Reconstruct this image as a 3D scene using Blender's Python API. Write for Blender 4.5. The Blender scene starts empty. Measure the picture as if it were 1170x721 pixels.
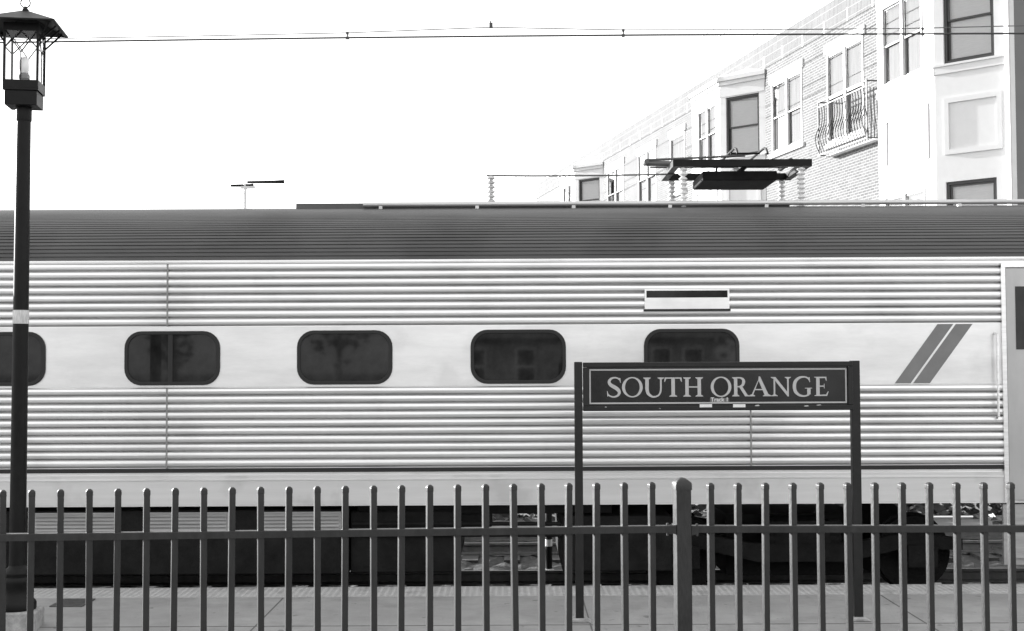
import bpy, math, random
from mathutils import Vector, Matrix
random.seed(7)
R = math.radians
C = bpy.context.scene
COL = C.collection

# ------------------------------------------------------------------ camera, world, sun, exposure
F_PX, W_PX, H_PX = 1500.0, 1170.0, 721.0
CAM_Z = 2.31
PITCH = math.atan(58.5 / F_PX)
ROLL = -0.0046
CAMROT = Matrix.Rotation(math.pi / 2 + PITCH, 3, 'X') @ Matrix.Rotation(ROLL, 3, 'Z')
cam_d = bpy.data.cameras.new('camera')
cam_d.sensor_fit = 'HORIZONTAL'
cam_d.sensor_width = 36.0
cam_d.lens = 36.0 * F_PX / W_PX
cam_d.clip_start = 0.05
cam_d.clip_end = 2000
cam = bpy.data.objects.new('camera', cam_d)
COL.objects.link(cam)
cam.matrix_world = Matrix.Translation((0, 0, CAM_Z)) @ CAMROT.to_4x4()
cam_d.dof.use_dof = True
cam_d.dof.focus_distance = 12.0
cam_d.dof.aperture_fstop = 11
C.camera = cam

SUN_EL, SUN_B = R(13.5), R(40)          # low sun, from the left and behind the train
S = Vector((-math.cos(SUN_B) * math.cos(SUN_EL), math.sin(SUN_B) * math.cos(SUN_EL), math.sin(SUN_EL)))
world = bpy.data.worlds.new('World')
C.world = world
world.use_nodes = True
wn, wl = world.node_tree.nodes, world.node_tree.links
bg = wn['Background']
sky = wn.new('ShaderNodeTexSky')
sky.sky_type = 'NISHITA'
sky.sun_disc = False
sky.sun_elevation = SUN_EL
sky.sun_rotation = R(310)
sky.dust_density = 1.0
bw = wn.new('ShaderNodeRGBToBW')
wl.new(sky.outputs[0], bw.inputs[0])
hz = wn.new('ShaderNodeMath')           # thin bright overcast veil over the whole sky
hz.operation = 'ADD'
hz.inputs[1].default_value = 5.6
wl.new(bw.outputs[0], hz.inputs[0])
wl.new(hz.outputs[0], bg.inputs[0])
bg.inputs[1].default_value = 0.070
sun_d = bpy.data.lights.new('sun', 'SUN')
sun_d.energy = 5.0
sun_d.angle = R(0.5)
sun_d.color = (1, 1, 1)
sun = bpy.data.objects.new('sun', sun_d)
COL.objects.link(sun)
sun.rotation_euler = (-S).to_track_quat('-Z', 'Y').to_euler()
sun.location = (-20, 20, 12)
C.view_settings.view_transform = 'Standard'
C.view_settings.look = 'None'
C.view_settings.exposure = 1.5
C.view_settings.gamma = 1
C.view_settings.use_curve_mapping = False

# ------------------------------------------------------------------ helpers
def ray(px, py):
    return CAMROT @ Vector(((px - W_PX / 2) / F_PX, (H_PX / 2 - py) / F_PX, -1))
def at(px, py, Y):
    v = ray(px, py)
    t = Y / v.y
    return Vector((v.x * t, Y, CAM_Z + v.z * t))

class MB:
    def __init__(s):
        s.v, s.f = [], []
    def quad(s, *pts):
        i = len(s.v)
        s.v += [tuple(p) for p in pts]
        s.f.append(tuple(range(i, i + len(pts))))
    def box(s, x0, x1, y0, y1, z0, z1, tf=None):
        x0, x1 = min(x0, x1), max(x0, x1); y0, y1 = min(y0, y1), max(y0, y1); z0, z1 = min(z0, z1), max(z0, z1)
        i = len(s.v)
        p = [(x0, y0, z0), (x1, y0, z0), (x1, y1, z0), (x0, y1, z0), (x0, y0, z1), (x1, y0, z1), (x1, y1, z1), (x0, y1, z1)]
        s.v += [tuple(tf(*q)) if tf else q for q in p]
        s.f += [tuple(i + k for k in q) for q in ((0, 3, 2, 1), (4, 5, 6, 7), (0, 1, 5, 4), (1, 2, 6, 5), (2, 3, 7, 6), (3, 0, 4, 7))]
    def tube(s, pts, r, n=8, r2=None):
        pts = [Vector(p) for p in pts]
        base = len(s.v)
        for k, p in enumerate(pts):
            a = pts[max(k - 1, 0)]; b = pts[min(k + 1, len(pts) - 1)]
            d = (b - a).normalized()
            u = d.orthogonal().normalized() if abs(d.z) > .99 else d.cross(Vector((0, 0, 1))).normalized()
            w = d.cross(u)
            rr = r if r2 is None else r + (r2 - r) * k / (len(pts) - 1)
            for j in range(n):
                q = p + (u * math.cos(2 * math.pi * j / n) + w * math.sin(2 * math.pi * j / n)) * rr
                s.v.append(tuple(q))
        for k in range(len(pts) - 1):
            for j in range(n):
                a = base + k * n + j; b = base + k * n + (j + 1) % n
                s.f.append((a, b, b + n, a + n))
        s.f.append(tuple(base + j for j in reversed(range(n))))
        e = base + (len(pts) - 1) * n
        s.f.append(tuple(e + j for j in range(n)))
    def lathe(s, prof, n=24, c=(0, 0)):
        base = len(s.v)
        for (r, z) in prof:
            for j in range(n):
                a = 2 * math.pi * j / n
                s.v.append((c[0] + r * math.cos(a), c[1] + r * math.sin(a), z))
        for k in range(len(prof) - 1):
            for j in range(n):
                a = base + k * n + j; b = base + k * n + (j + 1) % n
                s.f.append((a, b, b + n, a + n))
        s.f.append(tuple(base + j for j in reversed(range(n))))
        e = base + (len(prof) - 1) * n
        s.f.append(tuple(e + j for j in range(n)))
    def prism(s, poly, fn, h0, h1):
        """poly: list of 2-D points, fn(a, b, h) -> 3-D point; extruded from h0 to h1"""
        i = len(s.v); n = len(poly)
        s.v += [tuple(fn(a, b, h0)) for a, b in poly] + [tuple(fn(a, b, h1)) for a, b in poly]
        s.f.append(tuple(i + k for k in reversed(range(n))))
        s.f.append(tuple(i + n + k for k in range(n)))
        for k in range(n):
            a, b = i + k, i + (k + 1) % n
            s.f.append((a, b, b + n, a + n))
    def ring(s, outer, inner, fn, h0, h1):
        i = len(s.v); n = len(outer)
        for h in (h0, h1):
            s.v += [tuple(fn(a, b, h)) for a, b in outer] + [tuple(fn(a, b, h)) for a, b in inner]
        for k in range(n):
            k2 = (k + 1) % n
            o0, o1, n0, n1 = i + k, i + k2, i + n + k, i + n + k2
            O0, O1, N0, N1 = o0 + 2 * n, o1 + 2 * n, n0 + 2 * n, n1 + 2 * n
            s.f += [(O0, O1, N1, N0), (o1, o0, n0, n1), (o0, o1, O1, O0), (n1, n0, N0, N1)]
    def build(s, name, mat, parent=None, off=None, smooth=False, bevel=0):
        me = bpy.data.meshes.new(name)
        o3 = Vector(off) if off is not None else Vector((0, 0, 0))
        me.from_pydata([tuple(Vector(v) - o3) for v in s.v], [], s.f)
        import bmesh
        bm = bmesh.new(); bm.from_mesh(me)
        bmesh.ops.recalc_face_normals(bm, faces=bm.faces[:])
        bm.to_mesh(me); bm.free()
        me.materials.append(mat)
        if smooth:
            me.polygons.foreach_set('use_smooth', [True] * len(me.polygons))
            try: me.set_sharp_from_angle(angle=R(40))
            except Exception: pass
        o = bpy.data.objects.new(name, me)
        COL.objects.link(o)
        if parent: o.parent = parent
        if bevel:
            m = o.modifiers.new('bevel', 'BEVEL'); m.width = bevel; m.segments = 2; m.limit_method = 'ANGLE'
        return o

def tag(o, label=None, cat=None, group=None, kind=None):
    if label: o['label'] = label
    if cat: o['category'] = cat
    if group: o['group'] = group
    if kind: o['kind'] = kind
    return o
def empty(name, loc, rz=0):
    o = bpy.data.objects.new(name, None)
    COL.objects.link(o)
    o.location = loc; o.rotation_euler = (0, 0, rz); o.empty_display_size = .2
    return o

def mat(name, c, rough=.5, metal=0., var=0., scale=6., stretch=(1, 1, 1), bump=0., bscale=40., rvar=0., spec=.5, coat=0.):
    m = bpy.data.materials.new(name); m.use_nodes = True
    n, l = m.node_tree.nodes, m.node_tree.links
    b = n['Principled BSDF']
    b.inputs['Base Color'].default_value = (c, c, c, 1)
    b.inputs['Roughness'].default_value = rough
    b.inputs['Metallic'].default_value = metal
    b.inputs['Specular IOR Level'].default_value = spec
    b.inputs['Coat Weight'].default_value = coat
    tc = n.new('ShaderNodeTexCoord'); mp = n.new('ShaderNodeMapping')
    mp.inputs['Scale'].default_value = stretch
    l.new(tc.outputs['Object'], mp.inputs[0])
    if var:
        nz = n.new('ShaderNodeTexNoise'); nz.inputs['Scale'].default_value = scale
        nz.inputs['Detail'].default_value = 8; nz.inputs['Roughness'].default_value = .65
        l.new(mp.outputs[0], nz.inputs[0])
        rp = n.new('ShaderNodeValToRGB')
        a, d = c * (1 - var), min(1, c * (1 + var))
        rp.color_ramp.elements[0].position = .3; rp.color_ramp.elements[1].position = .7
        rp.color_ramp.elements[0].color = (a, a, a, 1); rp.color_ramp.elements[1].color = (d, d, d, 1)
        l.new(nz.outputs[0], rp.inputs[0]); l.new(rp.outputs[0], b.inputs['Base Color'])
        if rvar:
            mr = n.new('ShaderNodeMapRange')
            mr.inputs['To Min'].default_value = max(.02, rough - rvar); mr.inputs['To Max'].default_value = rough + rvar
            l.new(nz.outputs[0], mr.inputs[0]); l.new(mr.outputs[0], b.inputs['Roughness'])
    if bump:
        n2 = n.new('ShaderNodeTexNoise'); n2.inputs['Scale'].default_value = bscale
        n2.inputs['Detail'].default_value = 6
        l.new(mp.outputs[0], n2.inputs[0])
        bp = n.new('ShaderNodeBump'); bp.inputs['Strength'].default_value = bump; bp.inputs['Distance'].default_value = .02
        l.new(n2.outputs[0], bp.inputs['Height']); l.new(bp.outputs[0], b.inputs['Normal'])
    return m

def brick_mat(name, c1, c2, mortar, bw_, rh, msize, vertical=False):
    m = bpy.data.materials.new(name); m.use_nodes = True
    n, l = m.node_tree.nodes, m.node_tree.links
    b = n['Principled BSDF']; b.inputs['Roughness'].default_value = .85
    tc = n.new('ShaderNodeTexCoord'); sp = n.new('ShaderNodeSeparateXYZ'); cb = n.new('ShaderNodeCombineXYZ')
    l.new(tc.outputs['Object'], sp.inputs[0])
    ad = n.new('ShaderNodeMath'); ad.operation = 'ADD'
    l.new(sp.outputs[0], ad.inputs[0]); l.new(sp.outputs[1], ad.inputs[1])
    l.new(ad.outputs[0], cb.inputs[0]); l.new(sp.outputs[2], cb.inputs[1])
    bt = n.new('ShaderNodeTexBrick')
    bt.inputs['Scale'].default_value = 1; bt.inputs['Brick Width'].default_value = bw_
    bt.inputs['Row Height'].default_value = rh; bt.inputs['Mortar Size'].default_value = msize
    bt.inputs['Mortar Smooth'].default_value = .2; bt.inputs['Bias'].default_value = 0
    if vertical: bt.offset = 0
    for k, c in (('Color1', c1), ('Color2', c2), ('Mortar', mortar)):
        bt.inputs[k].default_value = (c, c, c, 1)
    l.new(cb.outputs[0], bt.inputs['Vector'])
    nz = n.new('ShaderNodeTexNoise'); nz.inputs['Scale'].default_value = 1.3; nz.inputs['Detail'].default_value = 6
    l.new(tc.outputs['Object'], nz.inputs[0])
    mr = n.new('ShaderNodeMapRange'); mr.inputs['To Min'].default_value = .75; mr.inputs['To Max'].default_value = 1.2
    l.new(nz.outputs[0], mr.inputs[0])
    mx = n.new('ShaderNodeMix'); mx.data_type = 'RGBA'; mx.blend_type = 'MULTIPLY'; mx.inputs[0].default_value = 1
    l.new(bt.outputs[0], mx.inputs[6]); l.new(mr.outputs[0], mx.inputs[7]); l.new(mx.outputs[2], b.inputs['Base Color'])
    bp = n.new('ShaderNodeBump'); bp.inputs['Strength'].default_value = .5; bp.inputs['Distance'].default_value = .01
    bp.invert = True
    l.new(bt.outputs['Fac'], bp.inputs['Height']); l.new(bp.outputs[0], b.inputs['Normal'])
    return m

def glass_mat(name, refl, tint=1.0):
    m = bpy.data.materials.new(name); m.use_nodes = True
    n, l = m.node_tree.nodes, m.node_tree.links
    n.remove(n['Principled BSDF'])
    t = n.new('ShaderNodeBsdfTransparent'); t.inputs[0].default_value = (tint, tint, tint, 1)
    g = n.new('ShaderNodeBsdfGlossy'); g.inputs['Roughness'].default_value = .02
    mx = n.new('ShaderNodeMixShader')
    fr = n.new('ShaderNodeFresnel'); fr.inputs[0].default_value = 1.5
    ad = n.new('ShaderNodeMath'); ad.operation = 'ADD'; ad.inputs[1].default_value = refl; ad.use_clamp = True
    l.new(fr.outputs[0], ad.inputs[0]); l.new(ad.outputs[0], mx.inputs[0])
    l.new(t.outputs[0], mx.inputs[1]); l.new(g.outputs[0], mx.inputs[2])
    l.new(mx.outputs[0], n['Material Output'].inputs[0])
    return m

M = dict(
    steel=mat('stainless_steel', .78, .33, .9, .12, 3., (.25, 4, 14), .03, 3, .08),
    band=mat('smooth_steel_band', .74, .34, .8, .14, 1.6, (.5, 2, 2.2), .05, 1.2, .1),
    skirt=mat('painted_steel_skirt', .60, .5, .5, .08, 2., (.3, 2, 5), 0, 3, .06),
    roof=mat('dark_roof_paint', .085, .55, 0, .2, 2., (.3, 2, 6)),
    roof_light=mat('pale_roof_metal', .55, .45, .6, .12, 2., (.5, 2, 4)),
    seam=mat('seam_sealant', .22, .7),
    gasket=mat('black_rubber', .012, .7),
    train_glass=mat('tinted_glass', .016, .03, 0, .7, 3.2, (1, 1, 1), .0, 3, .015, .25),
    under=mat('grimy_black_steel', .010, .8, 0, .5, 5., (1, 1, 1), .3, 30, 0, .15),
    grille=mat('grey_grille', .34, .5, .3, .2, 6., (.3, 1, 4)),
    stripe=mat('dark_stripe_paint', .17, .45, 0, .1, 4.),
    door=mat('door_steel', .42, .4, .7, .1, 3., (1, 1, .4)),
    black=mat('black_fence_paint', .010, .46, 0, .7, 22., (1, 1, .3), .12, 90, .08, .5),
    pole=mat('black_lamp_paint', .007, .45, 0, .5, 9., (1, 1, .5), .06, 60, .1, .16),
    sign_frame=mat('dark_sign_frame', .010, .45, 0, .3, 12., (1, 1, 1), .05, 60, .08, .35),
    sign_face=mat('black_sign_face', .008, .16, 0, .7, 3.5, (1, 1, 1), .0, 3, .1),
    letter=mat('pale_lettering', .42, .5, 0, .06, 30.),
    sticker=mat('white_sticker', .7, .6, 0, .12, 60.),
    tape=mat('worn_white_tape', .5, .7, 0, .35, 60., (1, 1, .2)),
    concrete=mat('platform_concrete', .26, .85, 0, .22, 2.2, (1, 1, 1), .3, 45),
    concrete_old=mat('weathered_concrete', .30, .9, 0, .35, 14., (1, 1, 1), .4, 50),
    tactile=mat('tactile_paving', .36, .75, 0, .15, 8.),
    joint=mat('joint_filler', .10, .9),
    plate=mat('cast_iron_plate', .07, .6, 0, .3, 20., (1, 1, 1), .3, 80),
    ballast=mat('track_ballast', .028, .95, 0, .6, 22., (1, 1, 1), 1., 26),
    rail=mat('rail_steel', .07, .6, .3, .3, 10.),
    tie=mat('timber_sleeper', .025, .9, 0, .4, 8.),
    lawn=mat('paved_ground', .16, .9, 0, .3, 3., (1, 1, 1), .2, 40),
    leaf=mat('dark_leaves', .04, .5, 0, .5, 3.),
    wire=mat('wire_metal', .05, .5, .3),
    wire_thin=mat('thin_wire', .12, .6, .2),
    brick=brick_mat('pale_brick', .115, .07, .23, .21, .072, .012),
    soldier=brick_mat('soldier_brick', .115, .075, .24, .075, .24, .010, True),
    white=mat('white_trim_paint', .60, .55, 0, .03, 5.),
    stone=mat('pale_stone', .74, .7, 0, .05, 6.),
    siding=mat('grey_siding', .14, .7, 0, .06, 2.),
    dark_sash=mat('dark_sash', .03, .4),
    pale_sash=mat('pale_sash', .14, .5),
    curtain=mat('pale_curtain', .52, .8, 0, .25, 3., (3, 3, .3)),
    blind=mat('window_blind', .75, .7, 0, .08, 30., (.2, .2, 3)),
    iron=mat('balcony_iron', .018, .5),
    roof_slate=mat('roof_membrane', .2, .9, 0, .2, 3.),
    insul=mat('porcelain', .65, .25),
    glass=glass_mat('window_glass', .06),
    lamp_glass=glass_mat('lantern_glass', .02, .97),
    globe=mat('frosted_globe', .9, .3),
)

def spots(m, scale, lo, hi, dark):
    n, l = m.node_tree.nodes, m.node_tree.links
    b = n['Principled BSDF']; src = b.inputs['Base Color'].links[0].from_socket
    tc = n.new('ShaderNodeTexCoord'); nz = n.new('ShaderNodeTexNoise'); nz.inputs['Scale'].default_value = scale; nz.inputs['Detail'].default_value = 5
    l.new(tc.outputs['Object'], nz.inputs[0])
    mr = n.new('ShaderNodeMapRange'); mr.inputs['From Min'].default_value = lo; mr.inputs['From Max'].default_value = hi
    mr.inputs['To Min'].default_value = 1; mr.inputs['To Max'].default_value = dark
    l.new(nz.outputs[0], mr.inputs[0])
    mx = n.new('ShaderNodeMix'); mx.data_type = 'RGBA'; mx.blend_type = 'MULTIPLY'; mx.inputs[0].default_value = 1
    l.new(src, mx.inputs[6]); l.new(mr.outputs[0], mx.inputs[7]); l.new(mx.outputs[2], b.inputs['Base Color'])
spots(M['concrete'], 7., .66, .70, .55)
spots(M['concrete'], 1.1, .52, .66, .86)
spots(M['tactile'], 3., .58, .68, .7)
spots(M['steel'], 1.3, .55, .72, .88)
spots(M['band'], 2.2, .56, .70, .90)
spots(M['roof'], .9, .5, .7, .7)
spots(M['skirt'], 2.2, .55, .68, .84)

# ------------------------------------------------------------------ ground, platform, tracks
YT = 14.05                                   # side of the train
YE = 13.92                                   # platform edge
YC = YT + 1.52                               # track centre
mb = MB(); mb.quad((-500, YE - .4, -.46), (500, YE - .4, -.46), (500, 900, -.46), (-500, 900, -.46))
mb.quad((-500, -500, -.46), (500, -500, -.46), (500, YE - .4, -.46), (-500, YE - .4, -.46))
tag(mb.build('ground', M['lawn']), kind='structure')
mb = MB()
nx, ny = 260, 22
for i in range(nx + 1):
    for j in range(ny + 1):
        x = -14 + 28 * i / nx; y = YE + .02 + 8 * j / ny
        mb.v.append((x, y, -.40 + random.uniform(-.035, .035)))
for i in range(nx):
    for j in range(ny):
        a = i * (ny + 1) + j
        mb.f.append((a, a + ny + 1, a + ny + 2, a + 1))
tag(mb.build('ballast', M['ballast']), kind='structure')
mb = MB(); mb.box(-60, 60, 6.0, YE - .015, -.44, 0)
tag(mb.build('platform', M['concrete']), kind='structure')
mb = MB(); mb.box(-60, 60, YE - .16, YE, -.12, .003)           # coping nosing
tag(mb.build('platform_edge', M['concrete_old']), kind='structure')
mb = MB(); mb.box(-60, 60, -40, 5.99, -.44, .62)               # raised pavement the fence stands on
tag(mb.build('pavement', M['lawn']), kind='structure')
# platform joints
mb = MB()
jx = at(312, 692, 0.0001 + 12.7)
for k in range(-3, 4):
    x = -2.31 + k * 3.0
    mb.box(x - .006, x + .006, 6.1, YE - .64, .0, .003)
mb.box(-30, 30, 11.83, 11.845, 0, .0028)
tag(mb.build('pavement_joint', M['joint']), kind='structure')
# tactile strip of raised domes
mb = MB()
ty0, ty1 = YE - .60, YE - .045
mb.box(-14, 14, ty0, ty1, 0.0, .005)
sp = .066
for i in range(int(17 / sp)):
    for j in range(8):
        x = -7.5 + i * sp; y = ty0 + .045 + j * sp
        b = len(mb.v)
        for (r, z) in ((.0225, .005), (.015, .0105)):
            for q in range(6):
                mb.v.append((x + r * math.cos(q * math.pi / 3), y + r * math.sin(q * math.pi / 3), z))
        for q in range(6):
            q2 = (q + 1) % 6
            mb.f.append((b + q, b + q2, b + 6 + q2, b + 6 + q))
        mb.f.append(tuple(b + 6 + q for q in range(6)))
tag(mb.build('tactile_strip', M['tactile']), kind='structure')

def track(yc):
    mb = MB()
    for s in (-1, 1):
        y = yc + s * .7175
        prof = [(-.07, -.36), (.07, -.36), (.07, -.345), (.012, -.325), (.012, -.245), (.036, -.232), (.036, -.203), (.028, -.198), (-.028, -.198), (-.036, -.203), (-.036, -.232), (-.012, -.245), (-.012, -.325), (-.07, -.345)]
        mb.prism([(y + a, b) for a, b in prof], lambda a, b, h: (h, a, b), -45, 45)
    o = tag(mb.build('railway_track', M['rail']), kind='structure')
    tb = MB()
    for k in range(-22, 23):
        x = k * .6 + random.uniform(-.02, .02)
        tb.box(x - .11, x + .11, yc - 1.3, yc + 1.3, -.5, -.362)
    tag(tb.build('sleepers', M['tie']), kind='structure')
track(YC); track(YC + 4.0)
mb = MB(); mb.box(-3.2, 0.28, 20.9, 21.25, -.42, -.33); mb.box(0.30, 9, 20.9, 21.25, -.42, -.34)
tag(mb.build('cable_trough', M['concrete_old']), 'long pale concrete cable trough seen low under the train', 'cable trough')

# hedge beyond the tracks, glimpsed under the cars
hb = MB()
for k in range(24000):
    x = random.uniform(-30, 15); y = 24.4 + random.gauss(0, .5)
    z = -.50 + random.random() ** 1.35 * (2.9 + .35 * math.sin(x * 1.7) + .2 * math.sin(x * 4.1))
    a = random.uniform(0, math.pi); t = random.uniform(-.9, .9); sz = random.uniform(.07, .15)
    u = Vector((math.cos(a), math.sin(a), 0)) * sz; w = Vector((-math.sin(a) * math.sin(t), math.cos(a) * math.sin(t), math.cos(t))) * sz * .6
    c = Vector((x, y, z))
    hb.quad(c - u, c - w, c + u, c + w)
tag(hb.build('hedge', M['leaf']), 'dark leafy hedge beyond the tracks glimpsed under the train', 'hedge', kind='stuff')

# unseen trees behind the camera, added for the train windows and sign face to mirror
tb_ = MB()
for k in range(24):
    cx = -54 + k * 4.6 + random.uniform(-1.4, 1.4); cy = -38 + random.uniform(-3, 3); hgt = random.uniform(4.2, 7.6)
    if -5 < cx < 9: cy -= 9
    lean = random.uniform(-.5, .5); rad = random.uniform(1.2, 2.1)
    tb_.tube([(cx, cy, .6), (cx + lean * .5, cy, hgt * .5), (cx + lean, cy, hgt * .85)], .17, 6, .05)
    for b_ in range(7):
        a = random.uniform(0, 6.28); zb_ = hgt * random.uniform(.35, .7)
        tb_.tube([(cx + lean * zb_ / hgt, cy, zb_), (cx + lean + rad * .8 * math.cos(a), cy + rad * .8 * math.sin(a), zb_ + rad * .7)], .07, 5, .02)
    for q in range(230):
        d = Vector((random.gauss(0, 1), random.gauss(0, 1), random.gauss(0, 1))).normalized() * (random.random() ** .4)
        c = Vector((cx + lean, cy, .8 + hgt * .6)) + Vector((d.x * rad, d.y * rad, d.z * hgt * .4))
        a = random.uniform(0, math.pi); t = random.uniform(-.9, .9); sz = random.uniform(.15, .36)
        u = Vector((math.cos(a), math.sin(a), 0)) * sz; w = Vector((-math.sin(a) * math.sin(t), math.cos(a) * math.sin(t), math.cos(t))) * sz * .6
        tb_.quad(c - u, c - w, c + u, c + w)
tag(tb_.build('reflection_trees', M['leaf']), 'added line of dark trees behind the camera for the train windows to mirror', 'trees', kind='stuff')

sh = empty('reflection_house', (2, -30, .62))  # unseen house behind the camera, added only to be reflected in the train windows
tag(sh, 'added low house with a dark gable roof behind the camera for the train windows to mirror', 'building')
m = MB(); m.box(-7, 7, -6, 0, 0, 3.1); hw_ = m.build('wall', mat('house_stucco', .16, .9, 0, .15, 2.), sh)
m = MB(); m.prism([(.7, 2.95), (-3, 5.0), (-6.7, 2.95), (-6.7, 3.12), (-3, 5.2), (.7, 3.12)], lambda a, b, h: (h, a, b), -7.6, 7.6); m.build('roof', M['roof_slate'], sh)
for xw in (-5.6, -3.6, -1.4, 2.6, 4.6, 6.0):
    m = MB(); m.box(xw - .45, xw + .45, .002, .05, .9, 2.5); wf_ = m.build('window', M['white'], sh)
    for (a, b) in ((.95, 1.66), (1.74, 2.45)):
        m = MB(); m.box(xw - .38, xw + .38, .03, .06, a, b); m.build('pane', M['train_glass'], wf_)
m = MB(); m.box(.1, 1.2, .002, .06, 0, 2.2); m.build('door', M['dark_sash'], sh)

# small marker post between the tracks
p = at(627, 620, 17.55)
mp_ = empty('marker_post', (p.x, 17.55, -.42))
tag(mp_, 'short dark post with a white band standing between the tracks', 'marker post')
mb = MB(); mb.lathe([(.045, 0), (.045, .84), (.038, .86)], 14); mb.build('post', M['under'], mp_, smooth=True)
mb = MB(); zb = p.z + .42; mb.lathe([(.0475, zb - .045), (.0475, zb + .045)], 14); mb.build('reflective_band', M['sticker'], mp_, smooth=True)
mb = MB(); mb.lathe([(.075, 0), (.07, .04), (.046, .05)], 14); mb.build('foot', M['concrete_old'], mp_, smooth=True)

# ------------------------------------------------------------------ apartment building beyond the train
VPX = 275.0
TH = math.atan((W_PX / 2 - VPX) / F_PX)              # facade runs away to the left
bld = empty('apartment_building', (7.704, 36.72, -.45), -(math.pi / 2 - TH))
tag(bld, 'three storey pale brick apartment building with white bay windows and an iron balcony', 'building')
BM = Matrix.Translation(bld.location) @ Matrix.Rotation(bld.rotation_euler.z, 4, 'Z')
BMI = BM.inverted()
O_l = BMI @ Vector((0, 0, CAM_Z))
def fac(px, py, off=0.0, o=(0, 0), d=(1, 0)):
    """pixel -> (x along the face, height) on a vertical face through o with direction d (building space), pushed in by off"""
    v = BMI.to_3x3() @ ray(px, py)
    nrm = Vector((-d[1], d[0]))
    oo = Vector(o) + nrm * off
    den = v.x * nrm.x + v.y * nrm.y
    t = ((oo.x - O_l.x) * nrm.x + (oo.y - O_l.y) * nrm.y) / den
    q = O_l + v * t
    return (q.x - oo.x) * d[0] + (q.y - oo.y) * d[1], q.z
def frame(o=(0, 0), d=(1, 0)):
    return lambda x, y, z: (o[0] + d[0] * x - d[1] * y, o[1] + d[1] * x + d[0] * y, z)
G0 = frame()
X_FAR = fac(613, 215)[0]
X_NEAR = fac(1160, 100)[0]
Z_PAR = fac(900, 33)[1]
DEPTH = 13.0

def wall(mb, Fm, x0, x1, z0, z1, holes, dep=.055):
    xs = sorted({x0, x1} | {h[0] for h in holes} | {h[1] for h in holes})
    zs = sorted({z0, z1} | {h[2] for h in holes} | {h[3] for h in holes})
    for a, b in zip(xs, xs[1:]):
        for c, d in zip(zs, zs[1:]):
            mx_, mz_ = (a + b) / 2, (c + d) / 2
            if any(h[0] < mx_ < h[1] and h[2] < mz_ < h[3] for h in holes): continue
            mb.quad(Fm(a, 0, c), Fm(b, 0, c), Fm(b, 0, d), Fm(a, 0, d))
    for (a, b, c, d) in holes:
        mb.quad(Fm(a, 0, c), Fm(a, dep, c), Fm(b, dep, c), Fm(b, 0, c))
        mb.quad(Fm(a, 0, d), Fm(b, 0, d), Fm(b, dep, d), Fm(a, dep, d))
        mb.quad(Fm(a, 0, c), Fm(a, 0, d), Fm(a, dep, d), Fm(a, dep, c))
        mb.quad(Fm(b, 0, c), Fm(b, dep, c), Fm(b, dep, d), Fm(b, 0, d))

def window(Fm, x0, x1, z0, z1, double=False, dark=False, lintel=False, sill=False, dep=.055):
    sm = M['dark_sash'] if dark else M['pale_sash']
    t = .055
    f = MB(); y0, y1 = dep - .075, dep + .02
    def ringb(a, b, c, d, tt, ya, yb, m):
        m.box(a, a + tt, ya, yb, c, d, Fm); m.box(b - tt, b, ya, yb, c, d, Fm)
        m.box(a + tt, b - tt, ya, yb, c, c + tt, Fm); m.box(a + tt, b - tt, ya, yb, d - tt, d, Fm)
    e = .004
    ringb(x0 + e, x1 - e, z0 + e, z1 - e, t, y0, y1, f)
    bays = [(x0 + t, x1 - t)]
    if double:
        xm = (x0 + x1) / 2
        f.box(xm - .05, xm + .05, y0, y1, z0 + t + e, z1 - t - e, Fm)
        bays = [(x0 + t, xm - .05), (xm + .05, x1 - t)]
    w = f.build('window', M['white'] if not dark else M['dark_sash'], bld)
    s = MB(); g = MB(); b = MB()
    zm = (z0 + z1) / 2
    for (a, c) in bays:
        a += .006; c -= .006
        ringb(a, c, zm - .025, z1 - t - .006, .04, y0 + .03, y0 + .06, s)
        ringb(a, c, z0 + t + .006, zm + .025, .045, y0 + .062, y0 + .09, s)
        g.quad(Fm(a + .03, y0 + .045, zm), Fm(c - .03, y0 + .045, zm), Fm(c - .03, y0 + .045, z1 - t - .03), Fm(a + .03, y0 + .045, z1 - t - .03))
        g.quad(Fm(a + .03, y0 + .075, z0 + t + .03), Fm(c - .03, y0 + .075, z0 + t + .03), Fm(c - .03, y0 + .075, zm), Fm(a + .03, y0 + .075, zm))
        nsl = int((z1 - z0 - 2 * t) / .05)
        for k in range(nsl):
            zz = z0 + t + .02 + k * .05
            b.quad(Fm(a, dep + .055, zz), Fm(c, dep + .055, zz), Fm(c, dep + .035, zz + .052), Fm(a, dep + .035, zz + .052))
    s.build('sash', sm if dark else M['pale_sash'], w)
    g.build('pane', M['glass'], w)
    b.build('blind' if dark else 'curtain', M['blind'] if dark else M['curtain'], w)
    if lintel:
        m = MB(); m.box(x0 - .10, x1 + .10, -.05, .1, z1 + .003, z1 + .24, Fm); m.build('lintel', M['stone'], w, bevel=.008)
    if sill:
        m = MB(); m.box(x0 - .10, x1 + .10, -.07, .12, z0 - .13, z0 - .003, Fm); m.build('sill', M['stone'], w, bevel=.008)
    return w

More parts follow.
